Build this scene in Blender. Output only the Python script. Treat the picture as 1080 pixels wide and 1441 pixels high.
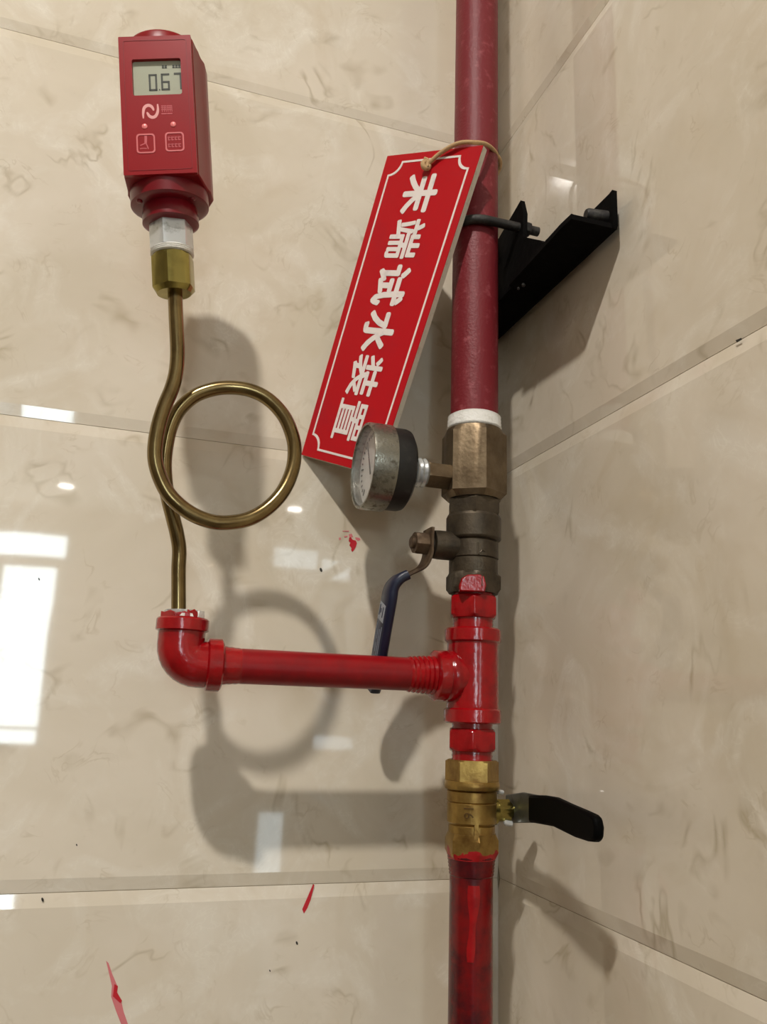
import bpy, bmesh, math, random
import numpy as np
from mathutils import Vector, Matrix

# ------------------------------------------------------------------ reset
for o in list(bpy.data.objects):
    bpy.data.objects.remove(o, do_unlink=True)
scene = bpy.context.scene
COL = scene.collection
random.seed(7)

# ------------------------------------------------------------------ camera
# world: corner of the two tiled walls = z axis, left wall = plane y 0, right wall = plane x 0
CAM = np.array([-0.277230, -0.568377, -0.183554])
YAW, PITCH, ROLL, FPX = 0.30892473, 0.23742984, -0.0335971699, 1136.75682


def cam_rows():
    f = np.array([math.sin(YAW) * math.cos(PITCH), math.cos(YAW) * math.cos(PITCH), math.sin(PITCH)])
    r = np.cross(f, [0, 0, 1.0]); r /= np.linalg.norm(r)
    d = np.cross(f, r)
    c, s = math.cos(ROLL), math.sin(ROLL)
    return np.array([c * r + s * d, -s * r + c * d, f])


ROWS = cam_rows()
cam_data = bpy.data.cameras.new('camera')
cam_data.sensor_fit = 'HORIZONTAL'
cam_data.sensor_width = 36.0
cam_data.lens = 36.0 * FPX / 1080.0
cam_data.clip_start = 0.01
cam = bpy.data.objects.new('camera', cam_data)
COL.objects.link(cam)
m = Matrix.Identity(4)
for i in range(3):
    m[i][0] = ROWS[0][i]; m[i][1] = -ROWS[1][i]; m[i][2] = -ROWS[2][i]; m[i][3] = CAM[i]
cam.matrix_world = m
scene.camera = cam

# ------------------------------------------------------------------ world, exposure
world = bpy.data.worlds.new('world')
scene.world = world
world.use_nodes = True
bg = world.node_tree.nodes['Background']
bg.inputs[0].default_value = (1.0, 0.985, 0.965, 1)
bg.inputs[1].default_value = 1.35
scene.view_settings.view_transform = 'Standard'
scene.view_settings.look = 'None'
scene.view_settings.gamma = 1.0
scene.view_settings.use_curve_mapping = False
scene.view_settings.exposure = 0.38

KEY = (-0.78, -1.15, 1.262)      # downlight over the corner
KEY_STRENGTH = 1700.0
WINDOW_STRENGTH = 14.0


# ------------------------------------------------------------------ pixel -> place helpers
def ray(u):
    v = np.array([(u[0] - 540) / FPX, (u[1] - 720.5) / FPX, 1.0])
    return ROWS.T @ v


def on_y(u, Y):
    d = ray(u); return CAM + d * ((Y - CAM[1]) / d[1])


def on_x(u, X):
    d = ray(u); return CAM + d * ((X - CAM[0]) / d[0])


def on_plane(u, P, n):
    d = ray(u); n = np.asarray(n); return CAM + d * (((np.asarray(P) - CAM) @ n) / (d @ n))


def depth(P):
    return float(ROWS[2] @ (np.asarray(P) - CAM))


def m_at(P, px):
    """metres that px pixels span at P"""
    return px * depth(P) / FPX


AX, AY = -0.054, -0.073          # axis of the riser


def z_at(v):
    """height on the riser axis that shows at image row v"""
    lo, hi = -0.6, 0.6
    for _ in range(50):
        mid = (lo + hi) / 2
        q = ROWS @ (np.array([AX, AY, mid]) - CAM)
        if 720.5 + FPX * q[1] / q[2] > v: lo = mid
        else: hi = mid
    return (lo + hi) / 2


def r_at(z, px):
    return m_at((AX, AY, z), px / 2.0) * 0.985


# ------------------------------------------------------------------ materials
def lin(c):
    return tuple(((x / 255) / 12.92 if x / 255 <= 0.04045 else ((x / 255 + 0.055) / 1.055) ** 2.4) for x in c) + (1,)


MATS = {}


def nd(nt, t, **kw):
    n = nt.nodes.new(t)
    for k, v in kw.items():
        if k in n.inputs.keys() if isinstance(k, str) else False:
            n.inputs[k].default_value = v
    return n


def mat(name, col, rough=0.4, metal=0.0, spot=None, spot_scale=60, spot_lo=0.55, spot_hi=0.7,
        bump=0.0, bump_scale=300, coat=0.0, rough2=None, detail=6, spec=0.5):
    """principled surface with noise patches of a second colour and fine relief"""
    mt = bpy.data.materials.new(name); mt.use_nodes = True
    nt = mt.node_tree; b = nt.nodes['Principled BSDF']
    b.inputs['Base Color'].default_value = col
    b.inputs['Roughness'].default_value = rough
    b.inputs['Metallic'].default_value = metal
    b.inputs['Coat Weight'].default_value = coat
    b.inputs['Coat Roughness'].default_value = 0.08
    b.inputs['Specular IOR Level'].default_value = spec
    geo = nt.nodes.new('ShaderNodeNewGeometry')
    if spot is not None:
        no = nt.nodes.new('ShaderNodeTexNoise'); no.inputs['Scale'].default_value = spot_scale
        no.inputs['Detail'].default_value = detail; no.inputs['Roughness'].default_value = 0.65
        nt.links.new(geo.outputs['Position'], no.inputs['Vector'])
        rp = nt.nodes.new('ShaderNodeValToRGB')
        rp.color_ramp.elements[0].position = spot_lo; rp.color_ramp.elements[1].position = spot_hi
        rp.color_ramp.elements[0].color = col; rp.color_ramp.elements[1].color = spot
        nt.links.new(no.outputs['Fac'], rp.inputs['Fac'])
        nt.links.new(rp.outputs['Color'], b.inputs['Base Color'])
        if rough2 is not None:
            mr = nt.nodes.new('ShaderNodeMapRange')
            mr.inputs['From Min'].default_value = spot_lo; mr.inputs['From Max'].default_value = spot_hi
            mr.inputs['To Min'].default_value = rough; mr.inputs['To Max'].default_value = rough2
            nt.links.new(no.outputs['Fac'], mr.inputs['Value'])
            nt.links.new(mr.outputs['Result'], b.inputs['Roughness'])
    if bump > 0:
        n2 = nt.nodes.new('ShaderNodeTexNoise'); n2.inputs['Scale'].default_value = bump_scale
        n2.inputs['Detail'].default_value = 3
        nt.links.new(geo.outputs['Position'], n2.inputs['Vector'])
        bp = nt.nodes.new('ShaderNodeBump'); bp.inputs['Strength'].default_value = bump
        bp.inputs['Distance'].default_value = 0.001
        nt.links.new(n2.outputs['Fac'], bp.inputs['Height'])
        nt.links.new(bp.outputs['Normal'], b.inputs['Normal'])
    MATS[name] = mt
    return mt


def emit(name, col, strength):
    mt = bpy.data.materials.new(name); mt.use_nodes = True
    nt = mt.node_tree; nt.nodes.clear()
    e = nt.nodes.new('ShaderNodeEmission'); e.inputs[0].default_value = col; e.inputs[1].default_value = strength
    o = nt.nodes.new('ShaderNodeOutputMaterial'); nt.links.new(e.outputs[0], o.inputs[0])
    MATS[name] = mt
    return mt


def tile_material():
    mt = bpy.data.materials.new('cream_marble_tile'); mt.use_nodes = True
    nt = mt.node_tree; L = nt.links.new; b = nt.nodes['Principled BSDF']
    geo = nt.nodes.new('ShaderNodeNewGeometry'); oi = nt.nodes.new('ShaderNodeObjectInfo')
    off = nt.nodes.new('ShaderNodeVectorMath'); off.operation = 'MULTIPLY_ADD'
    cmb = nt.nodes.new('ShaderNodeCombineXYZ')
    for k in range(3): L(oi.outputs['Random'], cmb.inputs[k])
    L(cmb.outputs[0], off.inputs[0]); off.inputs[1].default_value = (7.3, 3.1, 5.7); L(geo.outputs['Position'], off.inputs[2])

    def noise(scale, detail, rough, dist=0.0):
        n = nt.nodes.new('ShaderNodeTexNoise'); n.inputs['Scale'].default_value = scale
        n.inputs['Detail'].default_value = detail; n.inputs['Roughness'].default_value = rough
        n.inputs['Distortion'].default_value = dist
        L(off.outputs[0], n.inputs['Vector']); return n.outputs['Fac']

    def ramp(f, p0, p1, c0, c1):
        r = nt.nodes.new('ShaderNodeValToRGB'); e = r.color_ramp.elements
        e[0].position = p0; e[1].position = p1; e[0].color = c0; e[1].color = c1
        L(f, r.inputs['Fac']); return r.outputs['Color']

    def math_(op, a, bb):
        n = nt.nodes.new('ShaderNodeMath'); n.operation = op
        for i, v in enumerate((a, bb)):
            if isinstance(v, (int, float)): n.inputs[i].default_value = v
            else: L(v, n.inputs[i])
        return n.outputs[0]

    def mix(f, a, bb):
        n = nt.nodes.new('ShaderNodeMix'); n.data_type = 'RGBA'
        L(f, n.inputs[0]); 
        for s, v in ((6, a), (7, bb)):
            if isinstance(v, tuple): n.inputs[s].default_value = v
            else: L(v, n.inputs[s])
        return n.outputs[2]

    base = ramp(noise(5.0, 5, 0.6, 0.6), 0.35, 0.68, lin((204, 193, 173)), lin((220, 210, 194)))
    cloud = ramp(noise(16, 4, 0.6, 1.2), 0.5, 0.75, (0, 0, 0, 1), (1, 1, 1, 1))
    base = mix(math_('MULTIPLY', cloud, 0.55), base, lin((230, 225, 214)))
    # thin wandering veins: zero crossings of a distorted noise, present only in patches
    v1 = math_('ABSOLUTE', math_('SUBTRACT', noise(11, 3, 0.5, 1.2), 0.5), 0)
    vein = ramp(v1, 0.0, 0.03, (1, 1, 1, 1), (0, 0, 0, 1))
    patch = ramp(noise(30, 2, 0.5), 0.52, 0.68, (0, 0, 0, 1), (1, 1, 1, 1))
    base = mix(math_('MULTIPLY', math_('MULTIPLY', vein, patch), 0.52), base, lin((158, 142, 110)))
    v2 = math_('ABSOLUTE', math_('SUBTRACT', noise(30, 3, 0.55, 1.6), 0.5), 0)
    vein2 = ramp(v2, 0.0, 0.03, (1, 1, 1, 1), (0, 0, 0, 1))
    patch2 = ramp(noise(40, 2, 0.5, 0.4), 0.54, 0.72, (0, 0, 0, 1), (1, 1, 1, 1))
    base = mix(math_('MULTIPLY', math_('MULTIPLY', vein2, patch2), 0.34), base, lin((170, 152, 120)))
    v3 = math_('ABSOLUTE', math_('SUBTRACT', noise(34, 3, 0.6, 2.5), 0.5), 0)
    vein3 = ramp(v3, 0.0, 0.03, (1, 1, 1, 1), (0, 0, 0, 1))
    base = mix(math_('MULTIPLY', math_('MULTIPLY', vein3, cloud), 0.4), base, lin((236, 231, 218)))
    # broad tan drifts
    drift = ramp(noise(7, 3, 0.6, 2.0), 0.56, 0.74, (0, 0, 0, 1), (1, 1, 1, 1))
    base = mix(math_('MULTIPLY', drift, 0.32), base, lin((192, 175, 146)))
    L(base, b.inputs['Base Color'])
    b.inputs['Roughness'].default_value = 0.035
    b.inputs['Specular IOR Level'].default_value = 0.5
    bp = nt.nodes.new('ShaderNodeBump'); bp.inputs['Strength'].default_value = 0.05; bp.inputs['Distance'].default_value = 0.002
    L(noise(9, 2, 0.5), bp.inputs['Height']); L(bp.outputs['Normal'], b.inputs['Normal'])
    MATS['tile'] = mt
    return mt


tile_material()
mat('grout', lin((165, 150, 125)), 0.9)
mat('plaster', lin((215, 205, 188)), 0.8)
mat('floor', lin((98, 86, 68)), 0.35, spot=lin((84, 72, 56)), spot_scale=4)
mat('light_block_brown', lin((128, 116, 98)), 0.6, spot=lin((116, 104, 86)), spot_scale=3)  # brown of the added wall that holds back light from the left
mat('red_old', lin((114, 28, 36)), 0.5, spec=0.35, spot=lin((160, 84, 90)), spot_scale=130, spot_lo=0.56, spot_hi=0.85, bump=0.3, bump_scale=500)
mat('red_gloss', lin((154, 7, 16)), 0.18, spec=0.4, spot=lin((124, 7, 15)), spot_scale=70, spot_lo=0.4, spot_hi=0.7, bump=0.35, bump_scale=220, coat=0.3)
mat('red_pipe', lin((138, 8, 17)), 0.3, spec=0.35, spot=lin((116, 12, 20)), spot_scale=50, spot_lo=0.4, spot_hi=0.7, bump=0.1, bump_scale=200)
mat('red_dark', lin((116, 5, 11)), 0.22, spot=lin((68, 7, 16)), spot_scale=45, spot_lo=0.42, spot_hi=0.62, bump=0.15, bump_scale=150)
mat('red_case', lin((128, 10, 18)), 0.36, spot=lin((120, 10, 18)), spot_scale=40, spec=0.3, bump=0.05, bump_scale=2500)
mat('red_panel', lin((142, 14, 22)), 0.3, spot=lin((134, 14, 22)), spot_scale=30, spec=0.3)
mat('red_collar', lin((112, 9, 22)), 0.3, spot=lin((98, 8, 20)), spot_scale=60)
mat('bronze', lin((122, 106, 84)), 0.42, 0.85, spot=lin((88, 73, 54)), spot_scale=55, spot_lo=0.4, spot_hi=0.7, bump=0.15, bump_scale=400)
mat('bronze_dark', lin((82, 72, 58)), 0.48, 0.6, spot=lin((50, 43, 34)), spot_scale=60, spot_lo=0.4, spot_hi=0.7, bump=0.3, bump_scale=350)
mat('rust_steel', lin((104, 86, 66)), 0.55, 0.5, spot=lin((62, 44, 30)), spot_scale=90, spot_lo=0.4, spot_hi=0.65, bump=0.3, bump_scale=400)
mat('tube_brass', lin((140, 122, 84)), 0.22, 1.0, spot=lin((108, 90, 60)), spot_scale=45, spot_lo=0.4, spot_hi=0.7)
mat('nut_brass', lin((158, 146, 84)), 0.24, 1.0, spot=lin((128, 118, 66)), spot_scale=70, spot_lo=0.45, spot_hi=0.75)
mat('brass', lin((168, 138, 76)), 0.38, 0.85, spot=lin((120, 88, 44)), spot_scale=60, spot_lo=0.42, spot_hi=0.72, bump=0.15, bump_scale=500)
mat('silver', lin((206, 208, 208)), 0.25, 0.55, spot=lin((150, 150, 146)), spot_scale=120)
mat('silver_dirty', lin((138, 136, 126)), 0.28, 0.9, spot=lin((78, 70, 58)), spot_scale=230, spot_lo=0.5, spot_hi=0.72, rough2=0.7, bump=0.2, bump_scale=500)
mat('ptfe', lin((232, 230, 224)), 0.6, spot=lin((205, 200, 190)), spot_scale=160, bump=0.5, bump_scale=420)
mat('black_case', lin((14, 14, 14)), 0.45, spot=lin((40, 38, 36)), spot_scale=120, bump=0.2, bump_scale=300)
mat('black_iron', lin((6, 5, 5)), 0.8, spot=lin((10, 8, 8)), spot_scale=90, bump=0.4, bump_scale=200, spec=0.08)
mat('iron_worn', lin((34, 31, 29)), 0.6, 0.2, spot=lin((70, 68, 64)), spot_scale=140, spot_lo=0.5, spot_hi=0.72, bump=0.3)
mat('black_vinyl', lin((2, 2, 2)), 0.6, spot=lin((4, 4, 5)), spot_scale=200, spec=0.06)
mat('blue_vinyl', lin((18, 24, 50)), 0.4, spot=lin((12, 15, 34)), spot_scale=70)
mat('brass_relief_shade', lin((96, 70, 34)), 0.5, 0.6, spot=lin((80, 58, 28)), spot_scale=90)  # darker brass: relief shading of the cast number put into the colour
mat('steel_strip', lin((110, 112, 108)), 0.4, 0.8, spot=lin((80, 80, 76)), spot_scale=100)
mat('label_grey', lin((150, 156, 166)), 0.5, spot=lin((120, 126, 138)), spot_scale=300)
mat('tag_red', lin((178, 16, 27)), 0.3, spec=0.35, spot=lin((168, 22, 34)), spot_scale=18)
mat('tag_core', lin((214, 206, 190)), 0.7, spot=lin((192, 180, 160)), spot_scale=200)
mat('tag_ink', lin((226, 216, 210)), 0.45, spot=lin((210, 200, 196)), spot_scale=90)
mat('twine', lin((190, 156, 112)), 0.8, spot=lin((150, 118, 78)), spot_scale=600, bump=0.5, bump_scale=1500)
mat('lcd', lin((164, 166, 146)), 0.25, spot=lin((156, 158, 138)), spot_scale=40)
mat('lcd_ink', lin((52, 54, 44)), 0.6)
mat('pink_ink', lin((222, 150, 146)), 0.5)
mat('pink_faint', lin((190, 74, 80)), 0.5)
mat('button_ink', lin((205, 96, 98)), 0.5)
mat('led', lin((236, 130, 128)), 0.3)
mat('dial', lin((206, 204, 200)), 0.5, spot=lin((186, 182, 176)), spot_scale=60)
mat('ink_black', lin((25, 25, 25)), 0.5)
mat('paint_red', lin((186, 18, 36)), 0.35)
mat('paint_pink', lin((206, 116, 120)), 0.5)
mat('speck', lin((40, 34, 26)), 0.7)
mat('white_frame', lin((225, 226, 224)), 0.5)
emit('lamp_warm', (1.0, 0.95, 0.885, 1), KEY_STRENGTH)
emit('lamp_far', (1.0, 0.95, 0.88, 1), 60.0)
emit('daylight', (0.78, 0.93, 1.0, 1), WINDOW_STRENGTH)
emit('daylight_dim', (0.78, 0.93, 1.0, 1), WINDOW_STRENGTH * 0.3)
emit('daylight_faint', (0.78, 0.93, 1.0, 1), WINDOW_STRENGTH * 0.15)

gm = bpy.data.materials.new('glass'); gm.use_nodes = True
gb = gm.node_tree.nodes['Principled BSDF']
gb.inputs['Alpha'].default_value = 0.12; gb.inputs['Roughness'].default_value = 0.08; gb.inputs['Base Color'].default_value = (0.8, 0.8, 0.8, 1)
MATS['glass'] = gm


# ------------------------------------------------------------------ mesh helpers
class MB:
    def __init__(self): self.v = []; self.f = []

    def add(self, vs, fs):
        b = len(self.v); self.v += [tuple(float(c) for c in v) for v in vs]
        self.f += [tuple(b + i for i in f) for f in fs]; return self

    def lathe(self, P, d, prof, seg=40, cap=True):
        """revolve (t, r) about the axis through P along d"""
        return self.rings(P, d, [(t, lambda a, r=r: r) for t, r in prof], seg, cap)

    def hexa(self, P, d, prof, af, phase=0.0, seg=48, cap=True):
        """hexagon nut: (t, rmax) limits the corner radius, giving turned chamfers"""
        def mk(rm):
            def fn(a):
                b = (a - phase) % (math.pi / 3) - math.pi / 6
                return min(af / 2 / math.cos(b), rm)
            return fn
        self.ph = phase
        return self.rings(P, d, [(t, mk(rm)) for t, rm in prof], seg, cap, phase)

    def rings(self, P, d, prof, seg, cap, phase=0.0):
        P = np.asarray(P, float); d = np.asarray(d, float); d = d / np.linalg.norm(d)
        h = np.array([0, 0, 1.0]) if abs(d[2]) < 0.9 else np.array([1.0, 0, 0])
        u = h - d * (h @ d); u /= np.linalg.norm(u); w = np.cross(d, u)
        vs = []; fs = []
        for t, fn in prof:
            for k in range(seg):
                a = 2 * math.pi * k / seg + phase
                r = fn(a)
                vs.append(P + d * t + (u * math.cos(a) + w * math.sin(a)) * r)
        n = len(prof)
        for i in range(n - 1):
            for k in range(seg):
                k2 = (k + 1) % seg
                fs.append((i * seg + k, i * seg + k2, (i + 1) * seg + k2, (i + 1) * seg + k))
        if cap:
            fs.append(tuple(reversed(range(seg)))); fs.append(tuple((n - 1) * seg + k for k in range(seg)))
        return self.add(vs, fs)

    def tube(self, pts, r, seg=16, closed=False, cap=True):
        pts = [np.asarray(q, float) for q in pts]; n = len(pts)
        vs = []; fs = []; u = None
        rr = r if hasattr(r, '__len__') else [r] * n
        for i in range(n):
            a = pts[(i - 1) % n] if (closed or i > 0) else pts[i]
            b = pts[(i + 1) % n] if (closed or i < n - 1) else pts[i]
            t = b - a; t /= np.linalg.norm(t)
            if u is None:
                h = np.array([0, 1.0, 0]) if abs(t[1]) < 0.9 else np.array([1.0, 0, 0])
                u = h - t * (h @ t)
            else:
                u = u - t * (u @ t)
            u /= np.linalg.norm(u); w = np.cross(t, u)
            for k in range(seg):
                an = 2 * math.pi * k / seg
                vs.append(pts[i] + (u * math.cos(an) + w * math.sin(an)) * rr[i])
        m_ = n if closed else n - 1
        for i in range(m_):
            j = (i + 1) % n
            for k in range(seg):
                k2 = (k + 1) % seg
                fs.append((i * seg + k, i * seg + k2, j * seg + k2, j * seg + k))
        if cap and not closed:
            fs.append(tuple(reversed(range(seg)))); fs.append(tuple((n - 1) * seg + k for k in range(seg)))
        return self.add(vs, fs)

    def prism(self, poly, off):
        """extrude a 3D polygon by the vector off"""
        off = np.asarray(off, float); n = len(poly)
        a = [np.asarray(q, float) for q in poly]; b = [q + off for q in a]
        fs = [tuple(range(n)), tuple(reversed(range(n, 2 * n)))]
        for i in range(n):
            j = (i + 1) % n; fs.append((i, n + i, n + j, j))
        return self.add(a + b, fs)

    def box(self, lo, hi):
        x0, y0, z0 = lo; x1, y1, z1 = hi
        return self.prism([(x0, y0, z0), (x1, y0, z0), (x1, y1, z0), (x0, y1, z0)], (0, 0, z1 - z0))

    def ribbon(self, secs):
        """closed sections (lists of points, same length) skinned along a path, capped"""
        n = len(secs[0]); fs = []; vs = []
        for s in secs: vs += list(s)
        for i in range(len(secs) - 1):
            for k in range(n):
                k2 = (k + 1) % n
                fs.append((i * n + k, i * n + k2, (i + 1) * n + k2, (i + 1) * n + k))
        fs.append(tuple(reversed(range(n)))); fs.append(tuple((len(secs) - 1) * n + k for k in range(n)))
        return self.add(vs, fs)


def build(name, mb, material, parent=None, bevel=0.0, sharp=35, segs=2):
    loc = np.array(parent['origin'][:]) if parent is not None and 'origin' in parent.keys() else np.zeros(3)
    me = bpy.data.meshes.new(name)
    me.from_pydata([tuple(np.array(v) - loc) for v in mb.v], [], mb.f)
    bm = bmesh.new(); bm.from_mesh(me)
    bmesh.ops.recalc_face_normals(bm, faces=bm.faces)
    bm.to_mesh(me); bm.free()
    me.materials.append(MATS[material])
    for p in me.polygons: p.use_smooth = True
    me.set_sharp_from_angle(angle=math.radians(sharp))
    o = bpy.data.objects.new(name, me); COL.objects.link(o)
    if parent is not None: o.parent = parent
    if bevel > 0:
        b = o.modifiers.new('bevel', 'BEVEL'); b.width = bevel; b.segments = segs; b.limit_method = 'ANGLE'
        b.angle_limit = math.radians(40)
    return o


def child(name, mb, material, part, root, **kw):
    """a sub-part: built in the root's frame, parented to the part"""
    o = build(name, mb, material, root, **kw); o.parent = part; return o


def thing(name, label, cat, base, group=None):
    o = bpy.data.objects.new(name, None); COL.objects.link(o)
    o.empty_display_size = 0.01
    o.location = tuple(base); o['origin'] = [float(c) for c in base]
    o['label'] = label; o['category'] = cat
    if group: o['group'] = group
    return o


def smooth_path(pts, n=8):
    """Catmull-Rom through the points"""
    P = [np.asarray(q, float) for q in pts]; P = [2 * P[0] - P[1]] + P + [2 * P[-1] - P[-2]]
    out = []
    for i in range(1, len(P) - 2):
        a, b, c, d = P[i - 1], P[i], P[i + 1], P[i + 2]
        for k in range(n):
            t = k / n
            out.append(0.5 * (2 * b + (c - a) * t + (2 * a - 5 * b + 4 * c - d) * t * t + (3 * b - a - 3 * c + d) * t ** 3))
    out.append(P[-2]); return out


def text_mesh(body, size, offset=0.0, extrude=0.0):
    """outline of lettering as (verts, faces), centred on its box"""
    cu = bpy.data.curves.new('lettering', 'FONT'); cu.body = body; cu.size = size
    cu.offset = offset; cu.extrude = extrude; cu.resolution_u = 3
    ob = bpy.data.objects.new('lettering', cu); COL.objects.link(ob)
    dg = bpy.context.evaluated_depsgraph_get()
    me = bpy.data.meshes.new_from_object(ob.evaluated_get(dg))
    vs = [tuple(v.co) for v in me.vertices]; fs = [tuple(p.vertices) for p in me.polygons]
    bpy.data.objects.remove(ob, do_unlink=True); bpy.data.curves.remove(cu); bpy.data.meshes.remove(me)
    if vs:
        a = np.array(vs); c = (a.max(0) + a.min(0)) / 2; vs = [tuple(v) for v in (a - c)]
    return vs, fs


# ================================================================== SETTING
TILE_H, TILE_L, GAP, BEV, BEVD = 0.3, 0.6, 0.0004, 0.0080, 0.0015


def tile_mesh(name, length, bev_far=True, bev_near=False):
    """tile in a frame where x runs along the wall (0..length), y is depth (0 = face, + into wall), z height"""
    x0, x1, z0, z1 = (GAP / 2 if bev_near else 0.0), length - GAP / 2, GAP / 2, TILE_H - GAP / 2
    a0 = x0 + (BEV if bev_near else 0.0); a1 = x1 - (BEV if bev_far else 0.0003)
    vs = [(a0, 0, z0 + BEV), (a1, 0, z0 + BEV), (a1, 0, z1 - BEV), (a0, 0, z1 - BEV),
          (x0, BEVD, z0), (x1, BEVD, z0), (x1, BEVD, z1), (x0, BEVD, z1),
          (x0, 0.008, z0), (x1, 0.008, z0), (x1, 0.008, z1), (x0, 0.008, z1)]
    fs = [(0, 1, 2, 3), (0, 4, 5, 1), (1, 5, 6, 2), (2, 6, 7, 3), (3, 7, 4, 0),
          (4, 8, 9, 5), (5, 9, 10, 6), (6, 10, 11, 7), (7, 11, 8, 4), (8, 11, 10, 9)]
    me = bpy.data.meshes.new(name); me.from_pydata(vs, [], fs)
    bm = bmesh.new(); bm.from_mesh(me); bmesh.ops.recalc_face_normals(bm, faces=bm.faces); bm.to_mesh(me); bm.free()
    me.materials.append(MATS['tile']); return me


FLOOR_Z, CEIL_Z = -1.665, 1.275
wall_left = build('wall_left', MB().box((-2.4, 0.0020, FLOOR_Z), (0.1, 0.12, CEIL_Z)), 'grout')
wall_right = build('wall_right', MB().box((0.0020, -0.6, FLOOR_Z), (0.1, 0.0020, CEIL_Z)), 'grout')
for w in (wall_left, wall_right): w['kind'] = 'structure'
near = tile_mesh('tile', TILE_L, True, False)
full = tile_mesh('tile', TILE_L, True, True)
for row in range(-5, 4):
    for k in range(4):
        o = bpy.data.objects.new('tile', near if k == 0 else full); COL.objects.link(o); o.parent = wall_left
        # tile x axis runs from the corner to -x: rotate about z by 180 would flip depth, so mirror with scale
        o.scale = (-1, 1, 1); o.location = (-k * TILE_L, 0, row * TILE_H)
    o = bpy.data.objects.new('tile', near); COL.objects.link(o); o.parent = wall_right
    o.rotation_euler = (0, 0, -math.pi / 2); o.location = (0, 0, row * TILE_H)
floor = build('floor', MB().box((-2.4, -6.4, FLOOR_Z - 0.05), (2.6, 0.12, FLOOR_Z)), 'floor'); floor['kind'] = 'structure'
ceiling = build('ceiling', MB().box((-2.4, -6.4, CEIL_Z), (2.6, 0.12, CEIL_Z + 0.05)), 'plaster'); ceiling['kind'] = 'structure'
REAR = -6.2
wall_rear = build('wall_rear', MB().box((-2.4, REAR - 0.12, FLOOR_Z), (2.6, REAR, CEIL_Z)), 'plaster'); wall_rear['kind'] = 'structure'
light_block_wall = build('light_block_wall', MB().box((-2.5, -6.4, FLOOR_Z), (-2.4, 0.12, CEIL_Z)), 'light_block_brown'); light_block_wall['kind'] = 'structure'  # unseen wall added to block ambient light from the left


def window(name, panes, frame=0.035):
    """panes: list of (x0, x1, z0, z1, material); daylight comes in through them"""
    x0 = min(q[0] for q in panes) - frame; x1 = max(q[1] for q in panes) + frame
    z0 = min(q[2] for q in panes) - frame; z1 = max(q[3] for q in panes) + frame
    root = bpy.data.objects.new(name, None); COL.objects.link(root); root['kind'] = 'structure'
    root.location = ((x0 + x1) / 2, REAR + 0.001, z0); root['origin'] = list(root.location)
    build('window_frame', MB().box((x0, REAR + 0.001, z0), (x1, REAR + 0.030, z1)), 'white_frame', root, bevel=0.004)
    for q in panes:
        build('pane', MB().box((q[0], REAR + 0.025, q[2]), (q[1], REAR + 0.034, q[3])), q[4], root)


def mirrored(u, Y=REAR):
    """place on the rear wall that the left wall mirrors at pixel u"""
    X = on_y(u, 0.0); d = X - CAM; d[1] = -d[1]
    return X + d * ((Y - X[1]) / d[1])


MX = lambda u: float(mirrored(u)[0])
MZ = lambda u: float(mirrored(u)[2])
xr_ = (MX((88, 768)) + MX((62, 920)) + MX((50, 1040))) / 3
xl_ = xr_ - 0.42
window('window_1', [(xl_ - 0.45, xr_ + 0.05, MZ((60, 784)), MZ((60, 754)), 'daylight'),
                    (xl_ + 0.05, xr_, MZ((60, 1022)), MZ((60, 800)), 'daylight'),
                    (xl_ - 0.45, xl_, MZ((60, 1022)), MZ((60, 800)), 'daylight_faint'),
                    (xl_ - 0.45, xr_, MZ((60, 1046)), MZ((60, 1027)), 'daylight')])
window('window_2', [(MX((385, 780)), MX((446, 790)), MZ((410, 800)), MZ((410, 773)), 'daylight_dim')])
window('window_3', [(MX((360, 1200)), MX((394, 1200)), max(MZ((375, 1330)), FLOOR_Z + 0.1), MZ((375, 1142)), 'daylight_dim')])


def downlight(label, pos, r, material):
    t = thing('ceiling_lamp', label, 'lamp', (pos[0], pos[1], CEIL_Z), 'round ceiling lamps')
    z = CEIL_Z
    build('trim_ring', MB().lathe((pos[0], pos[1], z), (0, 0, -1), [(0.0005, r * 1.5), (0.006, r * 1.45), (0.010, r * 1.1), (0.0105, r)], 32), 'white_frame', t)
    build('lens', MB().lathe((pos[0], pos[1], z), (0, 0, -1), [(0.011, r), (0.014, r * 0.8), (0.016, r * 0.4), (0.0165, r * 0.05)], 24), material, t)


downlight('round ceiling lamp right above the tiled corner', KEY, 0.04, 'lamp_warm')
for u, lab in (((93, 685), 'round ceiling lamp in front of the tall window'), ((415, 717), 'round ceiling lamp in front of the small window')):
    X = on_y(u, 0.0); d = X - CAM; d[1] = -d[1]
    q = X + d * ((CEIL_Z - 0.015 - X[2]) / d[2])
    downlight(lab, q, 0.05, 'lamp_far')

# ================================================================== RISER AND FITTINGS (top to bottom)
UP = (0, 0, 1.0)
A = lambda z: np.array([AX, AY, z])

# ---- upper riser pipe
z_tape0, z_tape1 = z_at(606), z_at(589)
R_UP = 0.01685
t = thing('riser_pipe', 'dusty dull red vertical steel pipe above the bronze hex fitting', 'pipe', A(z_tape0 - 0.002))
pipe_prof = [(z_tape0 - 0.012, R_UP), (CEIL_Z + 0.001, R_UP)]
build('pipe_wall', MB().lathe((AX, AY, 0), UP, pipe_prof, 48), 'red_old', t)
tp = MB()
prof = [(z_tape0 - 0.001, R_UP + 0.0002)]
rnd = random.Random(3)
n = 7
for i in range(n + 1):
    z = z_tape0 + (z_tape1 - z_tape0) * i / n
    prof.append((z, R_UP + 0.0021 - 0.0006 * (i / n) + (0.0004 if i % 2 else 0.0)))
prof.append((z_tape1 + 0.001, R_UP + 0.0002))
tp.lathe((AX, AY, 0), UP, prof, 40)
build('thread_tape', tp, 'ptfe', t, sharp=60)

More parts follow.
